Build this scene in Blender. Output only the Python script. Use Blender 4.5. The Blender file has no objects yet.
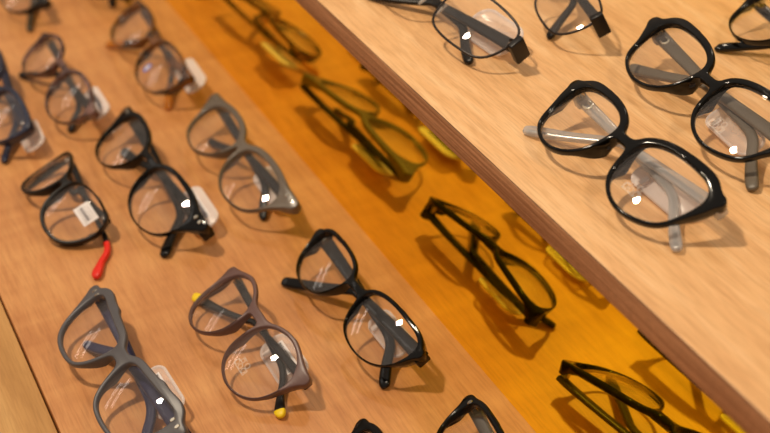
import bpy, math, random
import numpy as np
from math import sin, cos, radians, pi, sqrt
from mathutils import Vector, Matrix
from mathutils.geometry import tessellate_polygon

random.seed(7)
scn = bpy.context.scene
COL = scn.collection
MM = 0.001

# ------------------------------------------------------------------ measures of the place (metres)
MIRROR_Y = 0.3089       # amber mirror riser at the back of the lower board
FRONT_Y = 0.0774        # front edge of the lower board
UP_Y = 0.3059           # front edge of the upper board
UP_Z = 0.1408           # top of the upper board
PLY = 0.0145            # board thickness
UP_BACK = 0.640
X0, X1 = -2.1, 0.75

# ------------------------------------------------------------------ materials
def srgb(r, g, b):
    f = lambda c: (c/255/12.92) if c/255 <= 0.04045 else ((c/255+0.055)/1.055)**2.4
    return (f(r), f(g), f(b), 1)

def new_mat(name):
    m = bpy.data.materials.new(name); m.use_nodes = True
    nt = m.node_tree
    return m, nt, nt.nodes['Principled BSDF'], nt.nodes['Material Output']

def plain(name, col, rough=0.4, metal=0.0, coat=0.0, trans=0.0, ior=1.5, alpha=1.0, spec=0.5, mottle=0.08):
    m, nt, p, out = new_mat(name)
    N, L = nt.nodes, nt.links
    p.inputs['Roughness'].default_value = rough
    p.inputs['Metallic'].default_value = metal
    p.inputs['Coat Weight'].default_value = coat
    p.inputs['Coat Roughness'].default_value = 0.05
    p.inputs['Transmission Weight'].default_value = trans
    p.inputs['IOR'].default_value = ior
    p.inputs['Alpha'].default_value = alpha
    p.inputs['Specular IOR Level'].default_value = spec
    tc = N.new('ShaderNodeTexCoord'); no = N.new('ShaderNodeTexNoise'); mx = N.new('ShaderNodeMix')
    mx.data_type = 'RGBA'; no.inputs['Scale'].default_value = 180
    L.new(tc.outputs['Object'], no.inputs['Vector'])
    mx.inputs[6].default_value = tuple(c*(1-mottle) for c in col[:3])+(1,)
    mx.inputs[7].default_value = tuple(min(1, c*(1+mottle)) for c in col[:3])+(1,)
    L.new(no.outputs['Fac'], mx.inputs[0]); L.new(mx.outputs[2], p.inputs['Base Color'])
    return m

def wood(name, dark, mid, light, axis='x', rough=0.5, coat=0.1, streak=0.5, seed=0.0, band=0.4, band_axis=None):
    m, nt, p, out = new_mat(name)
    N, L = nt.nodes, nt.links
    tc = N.new('ShaderNodeTexCoord')
    def mapped(sx, sy, sz, off=0.0):
        mp = N.new('ShaderNodeMapping'); mp.inputs['Scale'].default_value = (sx, sy, sz)
        mp.inputs['Location'].default_value = (seed+off, seed*1.7+off, seed*0.3)
        L.new(tc.outputs['Object'], mp.inputs['Vector']); return mp
    def s(along, across, ax):
        return {'x': (along, across, across), 'y': (across, along, across)}[ax]
    ba = band_axis or axis
    n1 = N.new('ShaderNodeTexNoise'); n1.inputs['Scale'].default_value = 1; n1.inputs['Detail'].default_value = 6; n1.inputs['Distortion'].default_value = 0.6
    L.new(mapped(*s(3.5, 42, ba)).outputs[0], n1.inputs['Vector'])
    n2 = N.new('ShaderNodeTexNoise'); n2.inputs['Scale'].default_value = 1; n2.inputs['Detail'].default_value = 4
    L.new(mapped(*s(70, 900, axis), 3.3).outputs[0], n2.inputs['Vector'])
    n3 = N.new('ShaderNodeTexNoise'); n3.inputs['Scale'].default_value = 1; n3.inputs['Detail'].default_value = 3
    L.new(mapped(*s(22, 150, axis), 9.1).outputs[0], n3.inputs['Vector'])
    r1 = N.new('ShaderNodeValToRGB')
    r1.color_ramp.elements[0].position = 0.32; r1.color_ramp.elements[0].color = dark
    r1.color_ramp.elements[1].position = 0.68; r1.color_ramp.elements[1].color = light
    e = r1.color_ramp.elements.new(0.5); e.color = mid
    mixf = N.new('ShaderNodeMix'); mixf.data_type = 'FLOAT'; mixf.inputs[0].default_value = 1-band
    L.new(n1.outputs['Fac'], mixf.inputs[2]); L.new(n3.outputs['Fac'], mixf.inputs[3])
    L.new(mixf.outputs[0], r1.inputs['Fac'])
    r2 = N.new('ShaderNodeValToRGB')
    r2.color_ramp.elements[0].position = 0.36; r2.color_ramp.elements[0].color = (1-streak*0.45, 1-streak*0.55, 1-streak*0.65, 1)
    r2.color_ramp.elements[1].position = 0.55; r2.color_ramp.elements[1].color = (1, 1, 1, 1)
    L.new(n2.outputs['Fac'], r2.inputs['Fac'])
    mu = N.new('ShaderNodeMix'); mu.data_type = 'RGBA'; mu.blend_type = 'MULTIPLY'; mu.inputs[0].default_value = 1
    L.new(r1.outputs['Color'], mu.inputs[6]); L.new(r2.outputs['Color'], mu.inputs[7])
    L.new(mu.outputs[2], p.inputs['Base Color'])
    p.inputs['Roughness'].default_value = rough
    p.inputs['Coat Weight'].default_value = coat; p.inputs['Coat Roughness'].default_value = 0.35
    bp = N.new('ShaderNodeBump'); bp.inputs['Strength'].default_value = 0.12; bp.inputs['Distance'].default_value = 0.0006
    L.new(n2.outputs['Fac'], bp.inputs['Height']); L.new(bp.outputs[0], p.inputs['Normal'])
    return m

def ply_edge(name):
    """plywood edge: thin brown plies stacked in z, streaked along x"""
    m, nt, p, out = new_mat(name)
    N, L = nt.nodes, nt.links
    tc = N.new('ShaderNodeTexCoord')
    mp = N.new('ShaderNodeMapping'); mp.inputs['Scale'].default_value = (9, 9, 620)
    L.new(tc.outputs['Object'], mp.inputs['Vector'])
    n = N.new('ShaderNodeTexNoise'); n.inputs['Scale'].default_value = 1; n.inputs['Detail'].default_value = 3
    L.new(mp.outputs[0], n.inputs['Vector'])
    mp2 = N.new('ShaderNodeMapping'); mp2.inputs['Scale'].default_value = (420, 420, 1500)
    L.new(tc.outputs['Object'], mp2.inputs['Vector'])
    n2 = N.new('ShaderNodeTexNoise'); n2.inputs['Scale'].default_value = 1
    L.new(mp2.outputs[0], n2.inputs['Vector'])
    r = N.new('ShaderNodeValToRGB')
    r.color_ramp.elements[0].position = 0.35; r.color_ramp.elements[0].color = srgb(146, 98, 64)
    r.color_ramp.elements[1].position = 0.66; r.color_ramp.elements[1].color = srgb(196, 144, 104)
    L.new(n.outputs['Fac'], r.inputs['Fac'])
    mu = N.new('ShaderNodeMix'); mu.data_type = 'RGBA'; mu.blend_type = 'OVERLAY'; mu.inputs[0].default_value = 0.4
    L.new(r.outputs['Color'], mu.inputs[6]); L.new(n2.outputs['Color'], mu.inputs[7])
    bw = N.new('ShaderNodeRGBToBW'); L.new(n2.outputs['Color'], bw.inputs[0]); L.new(bw.outputs[0], mu.inputs[7])
    L.new(mu.outputs[2], p.inputs['Base Color']); p.inputs['Roughness'].default_value = 0.7
    return m

def lens_mat(name, tint=(1.0, 0.995, 0.99), refl=1.25):
    """clear demo lens: see-through with a fresnel reflection"""
    m, nt, p, out = new_mat(name)
    N, L = nt.nodes, nt.links
    N.remove(p)
    tr = N.new('ShaderNodeBsdfTransparent'); tr.inputs['Color'].default_value = tint+(1,)
    gl = N.new('ShaderNodeBsdfGlossy'); gl.inputs['Roughness'].default_value = 0.012
    gl.inputs['Color'].default_value = (1, 0.97, 0.95, 1)
    fr = N.new('ShaderNodeLayerWeight'); fr.inputs['Blend'].default_value = 0.5
    pw = N.new('ShaderNodeMath'); pw.operation = 'POWER'; pw.inputs[1].default_value = 4.0
    L.new(fr.outputs['Facing'], pw.inputs[0])
    mm = N.new('ShaderNodeMath'); mm.operation = 'MULTIPLY_ADD'; mm.inputs[1].default_value = 0.9; mm.inputs[2].default_value = 0.045*refl; mm.use_clamp = True
    mx = N.new('ShaderNodeMixShader')
    L.new(pw.outputs[0], mm.inputs[0]); L.new(mm.outputs[0], mx.inputs[0])
    L.new(tr.outputs[0], mx.inputs[1]); L.new(gl.outputs[0], mx.inputs[2]); L.new(mx.outputs[0], out.inputs['Surface'])
    return m

def film(name, col, dens=0.4, rough=0.25, refl=0.5):
    """thin clear or milky plastic: part see-through, part diffuse, part gloss"""
    m, nt, p, out = new_mat(name)
    N, L = nt.nodes, nt.links
    p.inputs['Base Color'].default_value = col
    p.inputs['Roughness'].default_value = rough; p.inputs['Specular IOR Level'].default_value = refl
    tr = N.new('ShaderNodeBsdfTransparent'); mx = N.new('ShaderNodeMixShader')
    lw = N.new('ShaderNodeLayerWeight'); lw.inputs['Blend'].default_value = 0.35
    ma = N.new('ShaderNodeMath'); ma.operation = 'MULTIPLY_ADD'; ma.inputs[1].default_value = 0.5; ma.inputs[2].default_value = dens; ma.use_clamp = True
    L.new(lw.outputs['Facing'], ma.inputs[0]); L.new(ma.outputs[0], mx.inputs[0])
    L.new(tr.outputs[0], mx.inputs[1]); L.new(p.outputs[0], mx.inputs[2]); L.new(mx.outputs[0], out.inputs['Surface'])
    return m

def mottled(name, a, b, rough=0.2, scale=90, coat=0.5):
    m, nt, p, out = new_mat(name)
    N, L = nt.nodes, nt.links
    tc = N.new('ShaderNodeTexCoord'); no = N.new('ShaderNodeTexNoise'); no.inputs['Scale'].default_value = scale; no.inputs['Detail'].default_value = 2
    r = N.new('ShaderNodeValToRGB'); r.color_ramp.elements[0].position = 0.42; r.color_ramp.elements[1].position = 0.6
    r.color_ramp.elements[0].color = a; r.color_ramp.elements[1].color = b
    L.new(tc.outputs['Object'], no.inputs['Vector']); L.new(no.outputs['Fac'], r.inputs['Fac']); L.new(r.outputs[0], p.inputs['Base Color'])
    p.inputs['Roughness'].default_value = rough; p.inputs['Coat Weight'].default_value = coat
    return m

MT = {
 'black': plain('glossy_black_acetate', srgb(8, 7, 6), 0.09, spec=0.36),
 'matte_black': plain('matte_black', srgb(24, 21, 20), 0.35, spec=0.35),
 'grey_olive': plain('grey_olive_acetate', srgb(104, 93, 82), 0.3, coat=0.3),
 'mauve': plain('mauve_brown_matte', srgb(104, 78, 74), 0.38),
 'charcoal': plain('charcoal_acetate', srgb(84, 82, 86), 0.38),
 'navy': plain('navy_acetate', srgb(38, 38, 74), 0.3, coat=0.2),
 'blue': plain('blue_acetate', srgb(26, 34, 60), 0.3, coat=0.3),
 'tortoise': mottled('tortoise_acetate', srgb(46, 30, 22), srgb(120, 72, 26)),
 'amber': film('amber_plastic', srgb(200, 120, 20), 0.6, 0.2),
 'plum': mottled('plum_brown_acetate', srgb(70, 48, 46), srgb(122, 88, 80), scale=140),
 'gunmetal': plain('black_metal', srgb(44, 38, 36), 0.3, metal=0.6),
 'steel': plain('steel', srgb(200, 195, 185), 0.2, metal=1.0),
 'red': plain('red_rubber', srgb(226, 38, 22), 0.4),
 'yellow': plain('yellow_rubber', srgb(240, 205, 20), 0.45),
 'clear_grey': film('clear_grey_plastic', srgb(190, 190, 192), 0.42, 0.12, 0.9),
 'olive': plain('olive_grey_acetate', srgb(98, 88, 74), 0.4),
 'dark_olive': plain('dark_olive_acetate', srgb(62, 52, 34), 0.35),
 'lens': lens_mat('demo_lens'),
 'pad': film('clear_pad', srgb(225, 215, 205), 0.25, 0.15, 0.8),
 'tag': film('clear_tag', srgb(245, 232, 226), 0.2, 0.2, 0.8),
 'tag_dense': film('milky_tag', srgb(248, 236, 232), 0.5, 0.25, 0.7),
 'paper': plain('paper_label', srgb(238, 232, 232), 0.6),
 'ink': plain('grey_ink', srgb(96, 92, 104), 0.6),
 'dark_ink': plain('dark_ink', srgb(40, 34, 34), 0.6),
 'print': film('white_print', srgb(250, 244, 238), 0.3, 0.6, 0.2),
 'blue_sticker': plain('blue_sticker', srgb(96, 110, 200), 0.4),
 'emblem': plain('pale_emblem', srgb(226, 222, 205), 0.35, metal=0.2),
}

# ------------------------------------------------------------------ mesh helpers
def link_mesh(name, verts, faces, mat, parent=None, smooth=True, angle=40):
    me = bpy.data.meshes.new(name)
    me.from_pydata([tuple(v) for v in verts], [], faces)
    me.validate(); me.update()
    me.materials.append(mat)
    if smooth:
        me.polygons.foreach_set('use_smooth', [True]*len(me.polygons))
        try: me.set_sharp_from_angle(angle=radians(angle))
        except Exception: pass
    o = bpy.data.objects.new(name, me); COL.objects.link(o)
    if parent: o.parent = parent
    return o

class Buf:
    def __init__(s): s.v = []; s.f = []
    def add(s, v, f):
        b = len(s.v); s.v += [tuple(x) for x in v]; s.f += [tuple(i+b for i in q) for q in f]
    def box(s, c, h, M=None, bev=0.0):
        """bevelled box: centre c, half sizes h, in mm; M is an optional 3x3"""
        b = min(bev, min(h)*0.9)
        pts = []
        if b <= 0:
            prof = [[(sx*h[0], sy*h[1]) for sx, sy in ((-1,-1),(1,-1),(1,1),(-1,1))]]
            rings = [(-h[2], prof[0]), (h[2], prof[0])]
        else:
            def rr(hx, hy, r, n=4):
                P = []
                for cx, cy, a0 in ((hx-r, hy-r, 0), (-hx+r, hy-r, 90), (-hx+r, -hy+r, 180), (hx-r, -hy+r, 270)):
                    for k in range(n+1):
                        a = radians(a0+90*k/n); P.append((cx+r*cos(a), cy+r*sin(a)))
                return P
            rings = []
            for k in (3, 2, 1, 0):
                a = pi/2*k/3; rings.append((-h[2]+b*(1-sin(a)), rr(h[0]-b*(1-cos(a)), h[1]-b*(1-cos(a)), b)))
            rings += [(-z, r) for z, r in reversed(rings)]
        n = len(rings[0][1]); V = []; F = []
        for z, r in rings: V += [Vector((x, y, z)) for x, y in r]
        for k in range(len(rings)-1):
            for i in range(n):
                j = (i+1) % n; F.append((k*n+i, k*n+j, (k+1)*n+j, (k+1)*n+i))
        F.append(tuple(reversed(range(n)))); F.append(tuple(range((len(rings)-1)*n, len(rings)*n)))
        if M is not None: V = [M @ v for v in V]
        s.add([v+Vector(c) for v in V], F)

def catmull(P, n, closed=True):
    P = [np.array(p, float) for p in P]; out = []; m = len(P)
    rng = range(m) if closed else range(m-1)
    for i in rng:
        if closed: a, b, c, d = P[i-1], P[i], P[(i+1) % m], P[(i+2) % m]
        else: a, b, c, d = P[max(i-1, 0)], P[i], P[i+1], P[min(i+2, m-1)]
        for k in range(n):
            t = k/n
            out.append(0.5*((2*b)+(-a+c)*t+(2*a-5*b+4*c-d)*t*t+(-a+3*b-3*c+d)*t**3))
    if not closed: out.append(P[-1])
    return np.array(out)

def resample(P, n):
    Q = np.vstack([P, P[:1]]); d = np.r_[0, np.cumsum(np.hypot(*np.diff(Q, axis=0).T))]
    t = np.linspace(0, d[-1], n, endpoint=False)
    return np.stack([np.interp(t, d, Q[:, 0]), np.interp(t, d, Q[:, 1])], 1)

def smooth_loop(P, it=2):
    for _ in range(it): P = 0.25*np.roll(P, 1, 0)+0.5*P+0.25*np.roll(P, -1, 0)
    return P

def area2(P):
    x, y = P[:, 0], P[:, 1]; return float(np.sum(x*np.roll(y, -1)-np.roll(x, -1)*y))/2

def ccw(P): return P if area2(P) > 0 else P[::-1].copy()

def inset(P, d):
    """move a ccw loop inwards by d"""
    t = np.roll(P, -1, 0)-np.roll(P, 1, 0); t /= np.hypot(t[:, 0], t[:, 1])[:, None]+1e-9
    return P+d*np.stack([-t[:, 1], t[:, 0]], 1)

def sd_poly(X, Y, P):
    d = np.full(X.shape, 1e9); ins = np.zeros(X.shape, bool)
    for i in range(len(P)):
        a = P[i]; b = P[(i+1) % len(P)]; e = b-a
        wx, wy = X-a[0], Y-a[1]
        t = np.clip((wx*e[0]+wy*e[1])/(e@e+1e-12), 0, 1)
        d = np.minimum(d, (wx-e[0]*t)**2+(wy-e[1]*t)**2)
        c = ((a[1] > Y) != (b[1] > Y))
        with np.errstate(divide='ignore', invalid='ignore'):
            xi = a[0]+(Y-a[1])*e[0]/(e[1] if abs(e[1]) > 1e-12 else 1e-12)
        ins ^= (c & (X < xi))
    d = np.sqrt(d); return np.where(ins, -d, d)

def sd_caps(X, Y, a, b, ra, rb):
    e = np.array(b, float)-a; t = np.clip(((X-a[0])*e[0]+(Y-a[1])*e[1])/(e@e), 0, 1)
    return np.hypot(X-a[0]-e[0]*t, Y-a[1]-e[1]*t)-(ra+(rb-ra)*t)

def smin(a, b, k):
    h = np.clip(0.5+0.5*(b-a)/k, 0, 1); return b*(1-h)+a*h-k*h*(1-h)

def contour(F, xs, ys):
    """largest zero contour of F (marching squares)"""
    segs = {}
    ny, nx = F.shape
    def ip(i0, j0, i1, j1):
        a, b = F[i0, j0], F[i1, j1]; t = a/(a-b)
        return (xs[j0]+(xs[j1]-xs[j0])*t, ys[i0]+(ys[i1]-ys[i0])*t)
    neg = F < 0
    cells = neg[:-1, :-1].astype(int)+2*neg[:-1, 1:]+4*neg[1:, 1:]+8*neg[1:, :-1]
    I, J = np.nonzero((cells > 0) & (cells < 15))
    E = {1: [(3, 0)], 2: [(0, 1)], 3: [(3, 1)], 4: [(1, 2)], 5: [(3, 2), (1, 0)], 6: [(0, 2)], 7: [(3, 2)], 8: [(2, 3)], 9: [(2, 0)], 10: [(0, 3), (2, 1)], 11: [(2, 1)], 12: [(1, 3)], 13: [(1, 0)], 14: [(0, 3)]}
    pos = {}; nxt = {}
    def key(i, j, e):
        if e == 0: return ('h', i, j)
        if e == 2: return ('h', i+1, j)
        if e == 3: return ('v', i, j)
        return ('v', i, j+1)
    for i, j in zip(I, J):
        for a, b in E[int(cells[i, j])]:
            for e in (a, b):
                k = key(i, j, e)
                if k not in pos:
                    pos[k] = ip(k[1], k[2], k[1], k[2]+1) if k[0] == 'h' else ip(k[1], k[2], k[1]+1, k[2])
            nxt.setdefault(key(i, j, a), []).append(key(i, j, b)); nxt.setdefault(key(i, j, b), []).append(key(i, j, a))
    seen = set(); best = []
    for s in nxt:
        if s in seen: continue
        loop = [s]; seen.add(s); cur = s
        while True:
            c = [k for k in nxt[cur] if k not in seen]
            if not c: break
            cur = c[0]; seen.add(cur); loop.append(cur)
        if len(loop) > len(best): best = loop
    return np.array([pos[k] for k in best])

# ------------------------------------------------------------------ lens outlines: (outward from lens centre, height) in mm
SHAPES = {
 'soft_square': [(-25,28),(-20,34),(-8,37),(8,37.2),(20,36),(25.5,31.5),(24.5,20),(19.5,11),(9,5),(-5,4),(-17,8),(-23,17)],
 'panto_wide': [(-29,24),(-24,32),(-10,36),(10,36),(24,32),(29,24),(27,14),(19,5),(6,1),(-8,1),(-20,6),(-27,14)],
 'round': [(-21,20),(-19.5,30),(-13,37.5),(0,41.5),(13,38.5),(20.5,30),(21.5,20),(18,8.5),(10,1.5),(-1,-.8),(-12,2.5),(-19,10)],
 'rounded': [(-28,24),(-24,32),(-12,37),(5,38),(20,36),(28,29),(29,18),(23,7),(11,1),(-4,0),(-18,5),(-26,14)],
 'square': [(-24,27),(-20,33),(-5,35),(10,36.5),(21,37.5),(26,33.5),(25.5,23),(21.5,12),(13,5),(0,3),(-13,5),(-20,13)],
 'classic': [(-23,26),(-18,33),(-7,37),(7,38),(18,36.5),(23.5,30),(22.5,18),(18.5,7),(10,1),(-1,-1.5),(-12,1.5),(-20,10)],
 'kids': [(-21,26),(-17,33),(-6,37),(8,37.5),(18,34.5),(22,26),(19,13),(13,4.5),(4,1),(-6,1.5),(-15,6),(-20,15)],
 'rectangle': [(-27,26),(-25,35),(-16,38),(0,39),(16,38),(26,35),(29,27),(27,15),(21,7),(8,4),(-10,4),(-22,9)],
 'oval': [(-24,22),(-20,31),(-9,36),(6,36),(19,32),(26,24),(25,14),(18,6),(6,2),(-7,3),(-17,8),(-23,15)],
}

def lens_loop(shape, c, vc, sw, sh, n=64):
    P = np.array(SHAPES[shape], float)
    m = (P[:, 1].min()+P[:, 1].max())/2
    Q = np.stack([c+P[:, 0]*sw, vc+(P[:, 1]-m)*sh], 1)
    L = ccw(resample(catmull(Q, 10), n))
    return smooth_loop(L, 1)

class Bend:
    def __init__(s, kap): s.R = 1000/max(kap, 0.3)
    def __call__(s, u, v, d):
        a = u/s.R; r = s.R-d
        return Vector((r*sin(a), s.R-r*cos(a), v))*MM

def sweep_plate(path, prof, n=14, caps=True):
    """path rows: (u, v, d, half height, half thickness); section in the plane across the path, height in (u,v), thickness in d"""
    P = np.array(path, float); m = len(P); V = []; F = []
    T = np.gradient(P[:, :3], axis=0); T /= np.linalg.norm(T, axis=1)[:, None]+1e-9
    for i in range(m):
        t = Vector(T[i]); nrm = Vector((-t[1], t[0], 0)); nrm.normalize()
        dep = t.cross(nrm); dep.normalize()
        for k in range(n):
            a = 2*pi*k/n; ca, sa = cos(a), sin(a); e = prof
            x = math.copysign(abs(ca)**e, ca); y = math.copysign(abs(sa)**e, sa)
            V.append(Vector(P[i, :3])+nrm*x*P[i, 3]+dep*y*P[i, 4])
    for i in range(m-1):
        for k in range(n):
            j = (k+1) % n; F.append((i*n+k, i*n+j, (i+1)*n+j, (i+1)*n+k))
    F.append(tuple(reversed(range(n)))); F.append(tuple(range((m-1)*n, m*n)))
    return [Vector((v.x, v.z, v.y))*MM for v in V], F      # (u,v,d) -> (x=u, y=d, z=v)

# ------------------------------------------------------------------ one pair of glasses
def build_front(root, S, B, c, vc, ve, vb, W, loopR):
    rim, brow, k = S['rim'], S['brow'], 3.5
    loopL = ccw(np.stack([-loopR[:, 0], loopR[:, 1]], 1))
    st = 0.55
    xs = np.arange(-W/2-9, W/2+9.01, st); ys = np.arange(-12, 56, st)
    X, Y = np.meshgrid(xs, ys)
    top = 1/(1+np.exp(-(Y-(vc+5))/3.0))
    F = None
    for L, sg in ((loopR, 1), (loopL, -1)):
        outer = 1/(1+np.exp(-((sg*X)-(c+8))/5.0))
        f = sd_poly(X, Y, L)-(rim+brow*top+S.get('corner', 0)*top*outer+S.get('low', 0)*(1-top))
        F = f if F is None else smin(F, f, 3)
    br = S.get('bridge', 2.6)
    F = smin(F, sd_caps(X, Y, np.array([-9., vb]), np.array([9., vb]), br, br), k)
    for sg in (1, -1):
        a = np.array([sg*(c+loopR[:, 0].max()-c-4), ve-1]); b = np.array([sg*(W/2-S['ep']*0.6), ve])
        F = smin(F, sd_caps(X, Y, a, b, S['ep']*0.9, S['ep']*0.85), 2.0)
        vt = loopR[:, 1].max()
        a = np.array([sg*(c+3), vt+rim*0.3]); e2 = np.array([sg*(W/2-S['ep']*0.75), ve+S['ep']*0.35])
        F = smin(F, sd_caps(X, Y, a, e2, rim*0.9+brow*0.5, S['ep']*0.6), 2.0)
        for av in (vc+5, vc-2):
            a = np.array([sg*(loopR[:, 0].max()-0.5-(vc+5-av)*0.12), av]); e2 = np.array([sg*(W/2-S['ep']*0.8), ve-1.2])
            F = smin(F, sd_caps(X, Y, a, e2, rim*0.8, S['ep']*0.7), 1.5)
    out = ccw(resample(smooth_loop(contour(F, xs, ys), 3), 260))
    holes = [loopR, loopL]
    T = S.get('thick', 2.0); b = 0.9
    cin = c+ (loopR[:, 0].min()-c)
    pads = S.get('pads', 4.5)
    def back(u, v):
        w = math.exp(-((abs(u)-(cin+0.5))/4.5)**2)*max(0, 1-abs(v-(vc-2))/(15.0)) if pads else 0
        e = S.get('corner_depth', 4.0)*max(0, min(1, (abs(u)-(W/2-8))/4))
        return T+pads*w+e
    rings = [(-T, b), (-T+b*0.3, b*0.3), (-T+b, 0.0), ('b', 0.0, -b), ('b', b*0.3, -b*0.3), ('b', b, 0.0)]
    V = []; Fc = []
    loops = [(out, 1), (holes[0], -1), (holes[1], -1)]
    front_idx = []; back_idx = []
    for L, sg in loops:
        n = len(L); base = len(V)
        for r in rings:
            ins = r[1]; Q = inset(L, ins*sg)
            for (u, v), (u0, v0) in zip(Q, L):
                d = r[0] if r[0] != 'b' else back(u0, v0)+r[2]
                V.append(B(u, v, d))
        for q in range(len(rings)-1):
            for i in range(n):
                j = (i+1) % n; f = (base+q*n+i, base+q*n+j, base+(q+1)*n+j, base+(q+1)*n+i)
                Fc.append(f if sg < 0 else f[::-1])
        front_idx.append((base, n)); back_idx.append((base+(len(rings)-1)*n, n))
    polys = []
    for (L, sg), ins in zip(loops, (b, b, b)):
        polys.append([Vector((p[0], p[1], 0)) for p in inset(L, ins*sg)])
    tri = tessellate_polygon(polys)
    offs = [0, len(loops[0][0]), len(loops[0][0])+len(loops[1][0])]
    def mapidx(i, idx):
        for q in (2, 1, 0):
            if i >= offs[q]: return idx[q][0]+i-offs[q]
    for t in tri:
        fa = tuple(mapidx(i, front_idx) for i in t); ba = tuple(mapidx(i, back_idx) for i in t)
        Fc.append(fa); Fc.append(ba[::-1])
    o = link_mesh('frame_front', V, Fc, MT[S['mat']], root, angle=50)
    import bmesh
    bm = bmesh.new(); bm.from_mesh(o.data); bmesh.ops.recalc_face_normals(bm, faces=bm.faces); bm.to_mesh(o.data); bm.free()
    return o

def tube(path, r, n=10, closed=True):
    V = []; F = []; m = len(path)
    for i in range(m):
        a = path[i-1] if (closed or i > 0) else path[i]; b_ = path[(i+1) % m] if (closed or i < m-1) else path[i]
        t = (b_-a).normalized(); x = t.cross(Vector((0.31, 0.9, 0.17))).normalized(); y = t.cross(x)
        for k in range(n):
            q = 2*pi*k/n; V.append(path[i]+x*cos(q)*r+y*sin(q)*r)
    for i in range(m if closed else m-1):
        for k in range(n):
            F.append((i*n+k, i*n+(k+1) % n, ((i+1) % m)*n+(k+1) % n, ((i+1) % m)*n+k))
    if not closed: F.append(tuple(range(n))[::-1]); F.append(tuple(range((m-1)*n, m*n)))
    return V, F

def build_metal_front(root, S, B, c, vc, ve, vb, W, loopR):
    V = []; F = []; buf = Buf()
    for sg in (1, -1):
        P = [B(sg*u, v, 0) for u, v in inset(loopR, -0.5)]
        v, f = tube(P, S['rim']*MM); buf.add(v, f)
        e = [B(sg*(loopR[:, 0].max()-1.5), ve-1, 0), B(sg*(W/2-4), ve, 0.5), B(sg*(W/2-1), ve, 2.0), B(sg*(W/2), ve-0.3, 6)]
        v, f = tube(e, 1.3*MM, closed=False); buf.add(v, f)
        pin = loopR[:, 0].min()
        arm = [B(sg*(pin+0.5), vb-3, 0), B(sg*(pin-2.5), vb-5, 3), B(sg*(pin-2), vb-7, 5)]
        v, f = tube(arm, 0.5*MM, closed=False); buf.add(v, f)
    pin = loopR[:, 0].min()
    br = catmull([(-pin-.3, vb-1.5), (-pin*0.5, vb+1), (0, vb+1.8), (pin*0.5, vb+1), (pin+.3, vb-1.5)], 6, False)
    v, f = tube([B(u, v_, -0.8) for u, v_ in br], 1.0*MM, closed=False); buf.add(v, f)
    o = link_mesh('frame_front', buf.v, buf.f, MT[S['mat']], root)
    for sg in (1, -1):
        pb = Buf(); L = []
        for k in range(16):
            a = 2*pi*k/16; L.append((sg*(pin-2.0+2.3*cos(a)*0.5), vb-9+5.5*sin(a)))
        vv = [B(u, v_, 5.2) for u, v_ in L]+[B(u, v_, 6.4) for u, v_ in L]
        ff = [tuple(range(16)), tuple(range(31, 15, -1))]+[(i, (i+1) % 16, 16+(i+1) % 16, 16+i) for i in range(16)]
        link_mesh('nose_pad', vv, ff, MT['pad'], root)
    return o

def build_lens(root, S, B, loop, sg, c, vc):
    L = np.stack([sg*loop[:, 0], loop[:, 1]], 1) if sg < 0 else loop
    L = ccw(L); L = inset(L, -0.45); ctr = np.array([sg*c, vc]); RL = 105.0
    n = len(L); V = []; F = []
    rs = [0.0, .12, .25, .38, .5, .62, .74, .84, .93, 1.0]
    sag = lambda p: (RL-sqrt(max(RL*RL-float((p-ctr)@(p-ctr)), 1)))
    edge = np.mean([sag(p) for p in L])
    for side, off in ((0, -0.6), (1, 0.6)):
        base = len(V)
        p = ctr; V.append(B(p[0], p[1], off+sag(p)-edge))
        for r in rs[1:]:
            for q in L:
                p = ctr+(q-ctr)*r; V.append(B(p[0], p[1], off+sag(p)-edge))
        for i in range(n):
            j = (i+1) % n
            f = (base, base+1+j, base+1+i) ; F.append(f if side else f[::-1])
            for k in range(len(rs)-2):
                a = base+1+k*n
                f = (a+i, a+j, a+n+j, a+n+i); F.append(f if side else f[::-1])
    s0 = 1+(len(rs)-2)*n; s1 = s0+1+(len(rs)-1)*n
    for i in range(n):
        j = (i+1) % n; F.append((s0+i, s0+j, s1+j, s1+i))
    o = link_mesh('lens', V, F, MT[S.get('lens', 'lens')], root)
    return o, (lambda u, v, off=-0.95: B(sg*c+u, vc+v, off+sag(ctr+np.array([u, v]))-edge))

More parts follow.
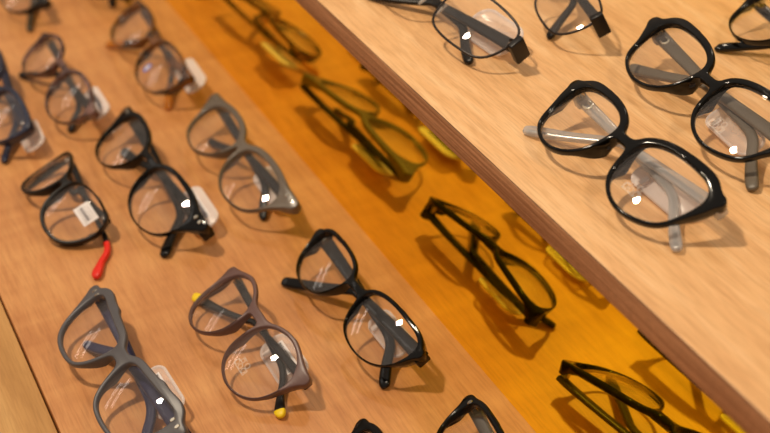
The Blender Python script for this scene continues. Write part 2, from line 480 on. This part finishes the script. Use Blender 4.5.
def build_print(lens, surf, kind, c, vc):
    """small white emblem printed on the demo lens, or a sticker"""
    def strokes(name, lines, w, mat, off=-0.9):
        b = Buf()
        for a, e in lines:
            a = np.array(a, float); e = np.array(e, float); t = e-a; l = np.hypot(*t)+1e-9; t /= l; nn = np.array([-t[1], t[0]])*w/2
            k = max(1, int(l/1.5)); V = []; F = []
            for i in range(k+1):
                p = a+t*l*i/k
                V += [surf(*(p+nn), off), surf(*(p-nn), off)]
            for i in range(k): F.append((2*i, 2*i+1, 2*i+3, 2*i+2))
            b.add(V, F)
        return link_mesh(name, b.v, b.f, mat, lens, smooth=False)
    def ring(cx, cy, rx, ry, n=10):
        P = [(cx+rx*cos(2*pi*k/n), cy+ry*sin(2*pi*k/n)) for k in range(n)]
        return [(P[k], P[(k+1) % n]) for k in range(n)]
    def quad(name, u0, v0, u1, v1, mat, off):
        V = []; F = []; m = 6
        for i in range(m+1):
            for j in range(3): V.append(surf(u0+(u1-u0)*i/m, v0+(v1-v0)*j/2, off))
        for i in range(m):
            for j in range(2): F.append((i*3+j, (i+1)*3+j, (i+1)*3+j+1, i*3+j+1))
        return link_mesh(name, V, F, mat, lens, smooth=False)
    if kind == 'emblem':
        L = []
        for x in (-4.2, -0.6, 3.0): L += ring(x-1.5, -8.6, 1.35, 1.5)
        L += [((-5, -4.6), (-2.6, -4.6)), ((-5, -4.6), (-5, -6.6)), ((-2.6, -4.6), (-2.6, -6.6)), ((-5, -6.6), (-2.6, -6.6))]
        L += ring(0.9, -5.2, 1.5, 1.6)+[((-7.2, -6.8), (-7.2, -10.4)), ((-7.2, -10.4), (3.6, -10.4)), ((3.6, -10.4), (3.6, -6.9)), ((-7.2, -6.8), (-5.2, -6.8)), ((2.2, -6.9), (3.6, -6.9)), ((-5.4, -3.8), (-1.6, -3.8))]
        L = [((a[0]-1.5, a[1]-1.5), (b[0]-1.5, b[1]-1.5)) for a, b in L]
        strokes('lens_print', L, 0.42, MT['print'])
    elif kind == 'sticker':
        q = quad('lens_sticker', 1, 2, 15, 13, MT['paper'], -0.85); q['label'] = 'white paper sticker with small grey print'
        L = []
        rnd = random.Random(3)
        for y in (11, 9, 4.5):
            x = 2.5
            while x < 13: 
                l = rnd.uniform(0.6, 1.8); L.append(((x, y), (x+l, y))); x += l+0.7
        for k in range(16): L.append(((3+k*0.65, 5.6), (3+k*0.65, 7.9)))
        strokes('sticker_print', L, 0.3, MT['ink'], -1.0)
    elif kind == 'blue':
        V = [surf(0, 0)]
        P = [(-5+3.2*cos(2*pi*k/20), -6.5+4.3*sin(2*pi*k/20)) for k in range(20)]
        V = [surf(*p) for p in P]; o = link_mesh('lens_sticker', V, [tuple(range(20))], MT['blue_sticker'], lens, smooth=False)
        o['label'] = 'small oval blue sticker'
        P = [(-5+1.6*cos(2*pi*k/16), -6.2+2.4*sin(2*pi*k/16)) for k in range(16)]
        link_mesh('sticker_print', [surf(*p, -1.1) for p in P], [tuple(range(16))], MT['paper'], lens, smooth=False)
    elif kind == 'text':
        L = []
        x = -13
        for k, w in enumerate((1.6, 1.2, 1.4, 1.0, 1.5, 1.2, 1.4, 1.1)):
            L += [((x, 1), (x, 3.2)), ((x, 3.2), (x+w, 2.4)), ((x+w, 2.4), (x+w, 0.9))]; x += w+0.7
        strokes('lens_print', L, 0.5, MT['dark_ink'])

def build_temple(root, S, B, W, ve, sg, dd, pose, order):
    """folded side arm, hinged on side sg, lying behind the front and ending in a tip that touches the board"""
    t = pose['t']; h0 = pose['h0']
    hh = S.get('th', 3.6); ht = S.get('tt', 1.6)
    tip_u = -sg*S.get('tipu', (56, 55))[order]; rt = S.get('tipr', 3.0)
    # tip height along the frame so that it rests on the board
    u0 = sg*(W/2-3.2); ub = -sg*S.get('bendu', (34, 20))[order]; dt = (min(dd+1.0, B(56, 0, 0).y/MM+9.5), B(56, 0, 0).y/MM+4.5)[order]; vbnd = ve-S.get('drop', 7.0)
    if S.get('tipd') and S['tipd'][order] is not None: dt = S['tipd'][order]
    ext = rt*cos(t)*0.75+1.7*sin(t)
    v_tip = (dt*sin(t)+ext-h0)/cos(t)
    q = S.get('tips')
    if q and q[order]:
        tip_u, v_tip, dt = q[order]; tip_u -= sg*2.6; v_tip -= 1.6
    keys = [(u0, ve-0.3, dd-1.5, hh*1.12, ht*1.15), (sg*(W/2-12), ve-0.8, dd-0.5, hh*1.05, ht*1.1), (sg*W*0.2, ve-2.4, dd+0.2, hh*0.88, ht), (-sg*8, vbnd+1.8, dd+0.3, hh*0.74, ht*0.95),
            (ub*0.72, vbnd+0.4, dd+0.2, hh*0.72, ht*0.95), (ub, vbnd-3.0, dd, hh*0.74, ht),
            (ub+(tip_u-ub)*0.42, vbnd-4+(v_tip-vbnd+4)*0.42, dd+(dt-dd)*.42, hh*0.78, ht*1.05),
            (ub+(tip_u-ub)*0.8, vbnd-4+(v_tip-vbnd+4)*0.8, dd+(dt-dd)*.85, rt*0.98, 1.7), (tip_u, v_tip+0.4, dt, rt*0.85, 1.6), (tip_u-sg*1.6, v_tip-0.6, dt, rt*0.4, 0.9)]
    P = catmull(keys, 8, False)
    nk = len(P)
    mat = MT[S.get('tmat', S['mat'])]
    cut = nk
    tipm = S.get('tip')
    if tipm:
        frac = S.get('tipfrac', 0.78)
        cut = int(nk*frac)
        if S.get('tip_one') is not None and S['tip_one'] != sg: cut = nk; tipm = None
    V, F = sweep_plate(P[:cut+1 if cut < nk else nk], 0.55)
    o = link_mesh('temple', V, F, mat, root, angle=60)
    if S.get('tmat') and S['tmat'] != S['mat']: o['label'] = S.get('tlabel', 'side arm')
    if tipm:
        Q = P[cut:].copy(); Q[:, 3] *= 1.12; Q[:, 4] *= 1.15
        V, F = sweep_plate(Q, 0.6)
        q = link_mesh('temple_tip', V, F, MT[tipm], o); q['label'] = tipm+' rubber tip'
    if S.get('core'):
        Q = P[2:-8].copy(); Q[:, 3] = 0.7; Q[:, 4] = 0.35
        V, F = sweep_plate(Q, 0.7); link_mesh('core_wire', V, F, MT['steel'], o)
    if S.get('horseshoe') and sg == -1:
        cx, cy = u0+9.5, ve-1.2
        path = [Vector((cx+a, dd-ht*1.15-0.4, cy+b))*MM for a, b in catmull([(-2.6, 1.9), (0.6, 2.0), (2.4, 0), (0.6, -2.0), (-2.6, -1.9)], 5, False)]
        V, F = tube(path, 0.55*MM, 8, False); link_mesh('emblem', V, F, MT['emblem'], o)
    # hinge between front and arm
    b = Buf(); db = B(sg*(W/2-4), ve, 0).y/MM
    b.box((sg*(W/2-5.5), (db+3.5+dd-1.5)/2, ve-0.3), (2.0, max(0.8, (dd-1.5-db-3.5)/2+0.8), 1.7), bev=0.3)
    link_mesh('hinge', [Vector(v)*MM for v in b.v], b.f, MT['steel'], root)
    if S.get('block'):      # deep end block beside the front corner
        b = Buf()
        if S['block'] == 'small': b.box((sg*(W/2-4.2), (db+3+dd+3.5)/2, ve-0.8), (2.6, (dd-db+0.5)/2, hh*1.02), bev=1.0)
        else: b.box((sg*(W/2+0.2), (db+dd)/2+1.5, ve-0.6), (2.4, max(5.5, (dd-db)/2+4), hh*1.3), bev=1.0)
        link_mesh('end_block', [Vector(v)*MM for v in b.v], b.f, mat, root)

GL = {}
def glasses(key, pose, S, label, lens_kind=None):
    lv, x, y, yaw, tilt, W, h0, c, vc, ve, vb, kap = pose
    W *= 1000
    root = bpy.data.objects.new('eyeglasses', None); COL.objects.link(root)
    root.empty_display_size = 0.02
    root['label'] = label; root['category'] = 'glasses'
    if S.get('group'): root['group'] = S['group']
    t = radians(tilt)
    root.location = (x, y, (UP_Z if lv else 0)+h0*MM); root.rotation_euler = (-t, 0, radians(yaw))
    B = Bend(kap)
    loop = lens_loop(S['shape'], c, vc, S.get('sw', 1), S.get('sh', 1))
    (build_metal_front if S.get('metal') else build_front)(root, S, B, c, vc, ve, vb, W, loop)
    for sg in (-1, 1):
        o, surf = build_lens(root, S, B, loop, sg, c, vc)
        if lens_kind and sg == S.get('print_side', 1): build_print(o, surf, lens_kind, c, vc)
    d0 = B(W/2, 0, 0).y/MM
    ps = {'t': t, 'h0': h0}
    dF, dN = S.get('dd', (d0+9.5, d0+6.0))
    build_temple(root, S, B, W, ve, -1, dF, ps, 0)
    build_temple(root, S, B, W, ve, 1, dN, ps, 1)
    if S.get('rivets'):
        for sg in (1, -1):
            for kk in range(S['rivets']):
                b = Buf(); P = []; n = 14; uu = W/2-S['ep']*0.9-2.5-kk*5.0
                for off, r in ((-0.2, 1.35), (-0.65, 1.1)):
                    P += [B(sg*uu+r*cos(2*pi*k/n)*0.8, ve+r*1.25*sin(2*pi*k/n)+0.3, -S.get('thick', 2.0)+off+0.2) for k in range(n)]
                F = [tuple(range(n, 2*n))]+[(k, (k+1) % n, n+(k+1) % n, n+k) for k in range(n)]
                link_mesh('rivet', P, F, MT['steel'], root)
    GL[key] = (root, W, ve, max(dF, dN))
    return root

def tag(key, label, u0, u1, v0, v1, d=None, mat='tag', paper=True, tw=1.3, dv=0.0, rot=0.0, flip=False):
    """clear plastic security tag clipped on the folded arm: its own thing, posed like the pair that carries it"""
    root, W, ve, dN = GL[key]
    o = bpy.data.objects.new('security_tag', None); COL.objects.link(o)
    o.location = root.location; o.rotation_euler = root.rotation_euler
    o['label'] = label; o['category'] = 'tag'
    d = (dN+3.6) if d is None else d
    cx, cy = (u0+u1)/2, (v0+v1)/2; hx, hy = (u1-u0)/2, (v1-v0)/2
    M = Matrix.Rotation(radians(rot), 3, 'Y')
    P = []
    n = 40
    def rr(hx, hy, r):
        Q = []
        for ax, ay, a0 in ((hx-r, hy-r, 0), (-hx+r, hy-r, 90), (-hx+r, -hy+r, 180), (hx-r, -hy+r, 270)):
            for k in range(8): a = radians(a0+90*k/7); Q.append((ax+r*cos(a), ay+r*sin(a)))
        return Q
    def put(x, dd, y): 
        v = M @ Vector((x, 0, y)); return (Vector((cx, d, cy))+Vector((v.x, dd, v.z)))*MM
    # body plate
    V = []; F = []
    r = min(hx, hy)*0.75
    prof = [(-tw, 0.5), (-tw+.4, 0), (tw-.4, 0), (tw, 0.5)]
    L0 = len(rr(hx, hy, r))
    for dd, ins in prof: V += [put(a, dd, b) for a, b in rr(hx-ins, hy-ins, r)]
    for k in range(3):
        for i in range(L0): j = (i+1) % L0; F.append((k*L0+i, k*L0+j, (k+1)*L0+j, (k+1)*L0+i))
    F.append(tuple(range(L0))[::-1]); F.append(tuple(range(3*L0, 4*L0)))
    link_mesh('tag_body', V, F, MT[mat], o)
    # raised rim
    path = [put(a, 0, b) for a, b in rr(hx-0.3, hy-0.3, r)]
    V, F = tube(path, 0.9*MM, 8, True); link_mesh('tag_rim', V, F, MT['tag_dense'], o)
    # clip hook reaching forward onto the arm
    b = Buf(); b.box((cx-hx*0.5, d-tw-1.0, cy-hy*0.55), (1.6, 1.2, hy*0.35), bev=0.5)
    link_mesh('clip', [Vector(v)*MM for v in b.v], b.f, MT['tag_dense'], o)
    if paper:
        pw, ph = hx*0.66, hy*0.42
        V = [put(a, -tw-0.15, b+hy*0.12) for a, b in ((-pw, -ph), (pw, -ph), (pw, ph), (-pw, ph))]
        lab = link_mesh('paper_label', V, [(0, 1, 2, 3)], MT['paper'], o, smooth=False)
        V = []; F = []; rnd = random.Random(len(GL)); a = -pw+1
        while a < pw-1:
            w = rnd.choice((0.3, 0.5, 0.8)); q = len(V)
            V += [put(x_, -tw-0.3, y_+hy*0.12) for x_, y_ in ((a, -ph*0.15), (a+w, -ph*0.15), (a+w, ph*0.7), (a, ph*0.7))]; F.append((q, q+1, q+2, q+3)); a += w+rnd.choice((0.35, 0.6))
        a = -pw+1
        while a < pw-1.4:
            q = len(V); V += [put(x_, -tw-0.3, y_+hy*0.12) for x_, y_ in ((a, -ph*0.75), (a+.8, -ph*0.75), (a+.8, -ph*0.4), (a, -ph*0.4))]; F.append((q, q+1, q+2, q+3)); a += 1.4
        link_mesh('barcode', V, F, MT['ink'], lab, smooth=False)
    return o

# ------------------------------------------------------------------ the display
def slab(name, x0, x1, y0, y1, z0, z1, mat, label, cat, bev=0.0006):
    b = Buf(); b.box((0, 0, 0), ((x1-x0)/2, (y1-y0)/2, (z1-z0)/2), bev=bev)
    o = link_mesh(name, b.v, b.f, mat, angle=30); o.location = ((x0+x1)/2, (y0+y1)/2, (z0+z1)/2)
    if label: o['label'] = label; o['category'] = cat
    return o

M_LOW = wood('lower_veneer_dim_warm_light', srgb(188, 124, 70), srgb(204, 141, 84), srgb(218, 158, 98), axis='x', band_axis='y', rough=0.42, coat=0.25, streak=0.28, band=0.55)  # upper board's wood again, its dimmer, warmer light put into the colour
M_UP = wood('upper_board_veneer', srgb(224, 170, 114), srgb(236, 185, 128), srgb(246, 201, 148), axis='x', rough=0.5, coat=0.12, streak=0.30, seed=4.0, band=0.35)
M_CNT = wood('counter_wood', srgb(172, 122, 62), srgb(196, 146, 84), srgb(212, 166, 104), axis='x', rough=0.5, coat=0.1, streak=0.25, seed=9.0, band=0.75)
M_EDGE = ply_edge('ply_edge')
M_AMB, nt, p, out = new_mat('amber_mirror')
p.inputs['Metallic'].default_value = 1.0; p.inputs['Roughness'].default_value = 0.035; p.inputs['Base Color'].default_value = srgb(255, 222, 6)
_n = nt.nodes.new('ShaderNodeTexNoise'); _n.inputs['Scale'].default_value = 7; _m = nt.nodes.new('ShaderNodeMapRange')
_m.inputs['To Min'].default_value = 0.02; _m.inputs['To Max'].default_value = 0.05
nt.links.new(_n.outputs['Fac'], _m.inputs['Value']); nt.links.new(_m.outputs[0], p.inputs['Roughness'])

lower = slab('shelf_board', X0, X1, FRONT_Y, MIRROR_Y+0.004, -PLY, 0, M_LOW, 'lower wooden display board, dim warm light in its tint, carrying most of the glasses', 'shelf')
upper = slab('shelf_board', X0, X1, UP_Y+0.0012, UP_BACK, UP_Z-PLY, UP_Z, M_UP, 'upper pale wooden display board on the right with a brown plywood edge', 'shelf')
M_FLOOR = plain('floor_paint', srgb(150, 128, 104), 0.6)
M_WALL = plain('wall_paint', srgb(214, 196, 172), 0.7)
b = Buf(); b.box((0, 0, 0), (4, 4, 0.05)); fl = link_mesh('floor', b.v, b.f, M_FLOOR, smooth=False); fl.location = (-0.5, -0.5, -0.95); fl['kind'] = 'structure'
b = Buf(); b.box((0, 0, 0), (4, 0.05, 1.85)); fl = link_mesh('wall_back', b.v, b.f, M_WALL, smooth=False); fl.location = (-0.5, 3.45, 0.95); fl['kind'] = 'structure'
b = Buf(); b.box((0, 0, 0), ((X1-X0)/2, 0.0006, PLY/2), bev=0.0004)
e = link_mesh('plywood_edge', b.v, b.f, M_EDGE, upper, angle=30)
e.location = (0, UP_Y+0.0006-(UP_Y+0.0012+UP_BACK)/2, 0); e['label'] = 'brown layered plywood edge'
counter = slab('counter_board', X0, X1, -0.45, FRONT_Y-0.0012, -PLY-0.002, -0.0012, M_CNT, 'yellowish grained wooden counter strip at the lower left, in front of the lower board', 'counter')
mirror = slab('mirror_panel', X0, X1, MIRROR_Y, MIRROR_Y+0.004, 0.0, UP_Z-PLY, M_AMB, 'amber tinted mirror panel standing between the lower and upper boards', 'mirror', bev=0)
mirror.location.z += 0.0001
# next tier up, behind the frame of the photograph
M_AMB2 = M_AMB
riser = slab('mirror_panel', X0, X1, UP_BACK-0.004, UP_BACK, UP_Z+0.0001, UP_Z*2-PLY, M_AMB, 'amber tinted mirror panel behind the upper board', 'mirror', bev=0)
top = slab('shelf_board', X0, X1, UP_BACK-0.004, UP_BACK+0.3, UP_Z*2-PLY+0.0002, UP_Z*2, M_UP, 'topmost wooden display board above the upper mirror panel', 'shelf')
cab = slab('display_cabinet', X0, X1, -0.44, UP_BACK+0.29, -0.8999, -PLY-0.0022, M_CNT, 'wooden cabinet body under the display boards', 'cabinet')

# ------------------------------------------------------------------ poses measured for each pair
POSE = {
 'A':(0,-0.4834,0.2369,0.60,57.43,0.1302,13.51,34.19,21.75,31.79,28.81,3.64),
 'B':(0,-0.6578,0.2335,-1.92,65.08,0.1551,14.48,34.48,20.15,35.53,31.26,2.17),
 'C':(0,-0.4899,0.1710,-0.46,64.94,0.1119,11.66,27.95,18.74,33.51,32.42,5.89),
 'D':(0,-0.6689,0.1719,-0.86,61.10,0.1637,12.64,38.84,19.62,34.19,30.76,3.21),
 'F':(0,-0.4930,0.0939,2.04,65.51,0.1363,11.79,31.69,19.74,33.71,28.48,2.95),
 'G':(1,-0.3830,0.3327,-1.26,62.71,0.1245,11.57,31.67,19.29,35.67,26.77,4.26),
 'H':(1,-0.4121,0.4102,-8.04,60.32,0.1458,12.20,35.49,20.60,33.32,26.74,1.81),
 'E':(0,-0.6733,0.1168,1.04,65.44,0.0875,11.33,26.21,19.40,34.94,26.88,11.95),
 'T':(0,-0.8323,0.2341,-2.65,57.55,0.1382,12.21,37.03,19.65,34.55,28.87,2.12),
 'S':(0,-0.8146,0.1559,-0.41,56.06,0.1333,12.13,34.22,20.69,29.70,31.46,2.91),
 'P':(0,-0.3208,0.2347,-8.00,61.00,0.1360,12.00,35.00,20.50,33.00,27.00,4.00),
 'K':(0,-0.3231,0.1792,-3.00,52.00,0.1360,12.00,35.00,20.50,33.00,27.00,4.00),
 'I':(1,-0.5667,0.3356,4.04,61.05,0.1383,12.33,37.75,22.20,28.98,27.00,4.15),
 'J':(1,-0.5676,0.4196,-20.80,59.58,0.1238,11.94,35.65,20.71,32.27,27.00,3.35),
 'L':(0,-0.8128,0.1063,-2.81,59.67,0.1279,11.97,35.43,20.35,33.37,27.00,3.52),
 'U':(0,-1.0079,0.1709,-0.63,60.47,0.1342,11.99,35.09,20.45,33.13,27.00,3.87),
 'X':(0,-1.0074,0.2424,-3.92,61.78,0.1437,12.03,34.62,20.84,32.11,27.00,4.60),
 'Q':(1,-0.4283,0.4995,-7.50,61.04,0.1348,11.99,35.10,20.54,32.87,27.00,4.19),
}
def S(**k):
    d = dict(shape='soft_square', mat='black', rim=2.0, brow=1.6, ep=3.2); d.update(k); return d
GRL, GRU = 'folded glasses on the lower board', 'folded glasses on the upper board'
SP = {
 'A': (S(tipu=(55,60), bendu=(36,18), group=GRL, shape='soft_square', rim=1.2, brow=1.4, ep=3.5, block='small', corner_depth=6.0, corner=0.6, th=4.2, tipr=3.6), 'glossy black glasses with squared lenses, middle of the lower board', None),
 'B': (S(tipu=(54,38), bendu=(36,16), group=GRL, shape='panto_wide', mat='grey_olive', rim=1.7, brow=3.0, ep=4.2, bridge=3.4, rivets=2, tmat='matte_black', tlabel='black side arm', th=3.6), 'olive-grey wide glasses with two metal rivets per corner, near the amber mirror', None),
 'C': (S(tipu=(60,59), group=GRL, shape='round', mat='mauve', rim=1.5, brow=1.0, ep=3.6, bridge=2.8, tmat='matte_black', tlabel='black side arm', tip='yellow', tipfrac=0.82, th=2.6, tipr=3.1, thick=1.8), 'mauve-brown round glasses with yellow arm tips', 'emblem'),
 'D': (S(tipu=(69,62), bendu=(44,20), group=GRL, shape='rounded', rim=1.2, brow=2.2, ep=3.9, block='small', rivets=2, corner=1.0, th=4.2, tipr=4.0), 'black glasses with metal rivets and white tag, right of the red-tipped pair', None),
 'E': (S(tipu=(80,36), bendu=(58,10), low=1.0, group=GRL, shape='kids', mat='matte_black', rim=1.5, brow=-0.2, ep=2.6, th=2.4, tip='red', tipfrac=0.5, tip_one=-1, tipr=3.0), 'small black glasses with a bright red arm tip and a white lens sticker', 'sticker'),
 'F': (S(tipu=(58,40), group=GRL, shape='square', mat='charcoal', rim=2.4, brow=2.2, ep=3.3, bridge=4.0, tmat='navy', tlabel='navy blue side arm', rivets=2, corner=1.2, th=4.0), 'chunky charcoal square glasses with navy arms at the lower left', None),
 'G': (S(tipu=(60,66), bendu=(34,20), group=GRU, shape='classic', rim=2.2, brow=2.2, ep=3.6, block='small', corner=1.6, tmat='clear_grey', tlabel='clear grey side arm with a wire core', core=True, horseshoe=True, th=3.4, tipr=3.2, pads=9), 'glossy black glasses with clear grey arms, nearest the front edge of the upper board', 'emblem'),
 'H': (S(tipu=(66,50), bendu=(40,20), group=GRU, shape='classic', rim=2.2, brow=2.0, ep=3.7, block='small', corner=1.6, sw=1.13, sh=1.02, tmat='olive', tlabel='olive-grey side arm', horseshoe=True, th=4.0, tipr=3.6, pads=9), 'glossy black glasses with olive-grey arms, at the right side of the upper board', 'emblem'),
 'T': (S(tipu=(72,50), group=GRL, shape='panto_wide', mat='tortoise', rim=1.2, brow=1.4, ep=3.4, sw=1.0, tip='amber', tipfrac=0.7, th=3.2), 'thin dark tortoise glasses with amber arm tip and blue lens sticker', 'blue'),
 'S': (S(tipu=(48,48), group=GRL, shape='oval', mat='plum', rim=1.4, brow=1.6, ep=3.2, tmat='matte_black', tlabel='black side arm', th=3.2), 'small plum-brown translucent glasses at the upper left, left of the tortoise pair', None),
 'P': (S(group=GRL, shape='soft_square', rim=1.6, brow=2.2, ep=4.0, rivets=1, tmat='dark_olive', tlabel='dark smoky side arm', sw=1.05), 'black glasses cut by the bottom of the photo, nearest the mirror', None),
 'K': (S(group=GRL, shape='soft_square', rim=2.0, brow=1.8, ep=4.0, corner=1.0), 'black glasses of which one corner shows at the bottom of the photo', None),
 'I': (S(tipu=(48,52), bendu=(24,20), group=GRU, shape='rectangle', metal=True, mat='gunmetal', rim=0.8, brow=0, ep=3.0, tmat='matte_black', tlabel='thick black side arm', block=True, th=3.8, tipr=3.2, sw=1.0), 'thin black metal rectangular glasses with a white tag, top of the photo', None),
 'J': (S(tipu=(44,50), bendu=(20,20), group=GRU, shape='rectangle', metal=True, mat='gunmetal', rim=0.8, brow=0, ep=3.0, tmat='matte_black', tlabel='thick black side arm', block=True, th=3.2, sw=0.95), 'thin black metal glasses at the top edge, right of the white tagged pair', None),
 'L': (S(group=GRL, shape='soft_square', mat='blue', rim=2.0, brow=2.0, ep=4.2, rivets=1, th=4.0), 'navy blue glasses cut by the left edge of the photo', None),
 'U': (S(group=GRL, shape='oval', mat='matte_black', rim=1.2, brow=1.0, ep=3.0, tmat='dark_olive', tlabel='dark olive side arm'), 'thin dark glasses with an olive arm in the top left corner', None),
 'X': (S(group=GRL, shape='soft_square', rim=1.4, brow=1.6, ep=3.4), 'dark glasses of which only an arm tip shows at the top, above the tortoise pair', None),
 'Q': (S(tipu=(58,56), tipd=(None,5), group=GRU, shape='classic', rim=1.3, brow=1.0, ep=3.4, th=3.2, tipr=3.2, sw=1.06), 'slim glossy black glasses in the top right corner', 'text'),
}
TIP = {  # where each arm tip rests: (along the pair, up the pair, behind the pair) in mm
 'A': ((53, 6.3, 16.5), (-51, -3.1, 10.5)), 'G': ((58, 8.6, 14.1), (-54, 1.1, 10.2)), 'C': ((54, 13.1, 15.7), (-55, 7.6, 13.1)),
 'B': ((49, 16.1, 20.2), (-49, 16.1, 20.1)), 'D': ((70, 5.0, 13.8), (-52, 16.6, 20.2)), 'H': ((64, 6.2, 14.1), (-58, 9.3, 15.9)), 'E': ((77, 12.7, 14.9), None),
 'I': ((47, 6.4, 14.2), None), 'J': ((41, 4.0, 12.7), None), 'Q': (None, (-36, -9.7, 4.9)), 'T': ((62, 8.3, 16.2), None),
 'S': ((44, 8.0, 16.4), None), 'U': ((69, 9.9, 15.9), None), 'X': ((52, 17.7, 19.8), None), 'L': ((62, 7.8, 14.9), None), 'F': (None, (-40, 13.5, 16.5)),
}
for k in POSE:
    st, lab, pk = SP[k]; st['tips'] = TIP.get(k)
    if k == 'Q': st['print_side'] = -1
    glasses(k, POSE[k], st, lab, pk)

# tags: (u range, v range) along the pair's width and height, mm
tag('A', 'clear security tag behind the glossy black squared pair, seen in the mirror', 8, 44, 18, 34, paper=False)
tag('B', 'milky security tag behind the olive-grey riveted pair', 10, 52, 24, 40, mat='tag_dense')
tag('C', 'pinkish clear security tag behind the round mauve pair', 0, 38, 20, 40)
tag('D', 'white security tag behind the black riveted pair beside the red arm tip', 22, 66, 26, 46, mat='tag_dense')
tag('F', 'clear security tag with a printed barcode behind the charcoal square pair', 2, 40, 26, 43)
tag('G', 'clear security tag behind the black pair with clear grey arms', 2, 44, 20, 36, mat='tag_dense', paper=False)
tag('H', 'clear security tag behind the black pair with olive-grey arms', 4, 44, 14, 30, paper=False)
tag('I', 'large milky security tag behind the rectangular metal pair', 14, 56, 20, 44, paper=False)
tag('S', 'white security tag behind the plum-brown pair', 18, 56, 25, 40, mat='tag_dense')
tag('T', 'yellowish clear security tag behind the tortoise pair', 26, 68, 26, 44, mat='tag_dense', paper=False)
tag('L', 'clear security tag behind the navy blue pair at the left edge', 34, 68, 22, 38, paper=False)
tag('K', 'clear security tag behind the pair at the bottom of the photo', 8, 48, 24, 42, paper=False)

# ------------------------------------------------------------------ light
def aim(o, tgt):
    d = Vector(tgt)-o.location; o.rotation_euler = d.to_track_quat('-Z', 'Y').to_euler()
def lamp(name, loc, tgt, power, size, col, shape='DISK', size2=None):
    l = bpy.data.lights.new(name, 'AREA'); l.shape = shape; l.size = size
    if size2: l.size_y = size2
    l.energy = power; l.color = col
    o = bpy.data.objects.new(name, l); COL.objects.link(o); o.location = loc; aim(o, tgt); return o
WARM = (1.0, 0.83, 0.62)
T0 = Vector((-0.45, 0.3, 0.1))
lamp('ceiling_spot', T0+Vector((-0.28, -0.36, 0.88))*2.2, T0, 45, 0.15, WARM)
lamp('ceiling_spot', T0+Vector((0.55, 0.35, 1.0))*2.0, T0, 11, 0.16, WARM)
lamp('ceiling_spot', T0+Vector((-0.9, 0.5, 1.3))*1.7, T0, 7, 0.2, WARM)
for k in range(2):
    lamp('ceiling_tube', T0+Vector((-2.6-0.5*k, -1.8-0.35*k, 2.0)), T0, 1.3, 1.2, (1, 0.93, 0.85), 'RECTANGLE', 0.05)
w = bpy.data.worlds.new('shop'); scn.world = w; w.use_nodes = True
N, L = w.node_tree.nodes, w.node_tree.links
bg = N['Background']
tc = N.new('ShaderNodeTexCoord'); sep = N.new('ShaderNodeSeparateXYZ'); rp = N.new('ShaderNodeValToRGB')
L.new(tc.outputs['Generated'], sep.inputs[0]); L.new(sep.outputs['Z'], rp.inputs['Fac'])
rp.color_ramp.elements[0].position = 0.0; rp.color_ramp.elements[0].color = (0.20, 0.13, 0.08, 1)
rp.color_ramp.elements[1].position = 0.75; rp.color_ramp.elements[1].color = (0.95, 0.80, 0.66, 1)
e = rp.color_ramp.elements.new(0.3); e.color = (0.75, 0.58, 0.44, 1)
L.new(rp.outputs['Color'], bg.inputs['Color']); bg.inputs['Strength'].default_value = 0.62

# ------------------------------------------------------------------ camera
a, b_, c_ = 1.048596551, 0.632442470, 0.042179566
fwd = Vector((-sin(a)*cos(b_), cos(a)*cos(b_), -sin(b_))); right = Vector((cos(a), sin(a), 0)); up = right.cross(fwd)
r2 = right*cos(c_)+up*sin(c_); u2 = up*cos(c_)-right*sin(c_)
cam = bpy.data.cameras.new('camera'); co = bpy.data.objects.new('camera', cam); COL.objects.link(co)
co.matrix_world = Matrix(((r2.x, u2.x, -fwd.x, 0), (r2.y, u2.y, -fwd.y, 0), (r2.z, u2.z, -fwd.z, 0.48489), (0, 0, 0, 1)))
cam.sensor_width = 36; cam.lens = 1202.08/770*36; cam.clip_start = 0.01
cam.dof.use_dof = True; cam.dof.focus_distance = 0.65; cam.dof.aperture_fstop = 6.0
scn.camera = co
scn.view_settings.view_transform = 'Standard'; scn.view_settings.look = 'None'
scn.view_settings.exposure = -0.52; scn.view_settings.gamma = 1.0
scn.view_settings.use_curve_mapping = False
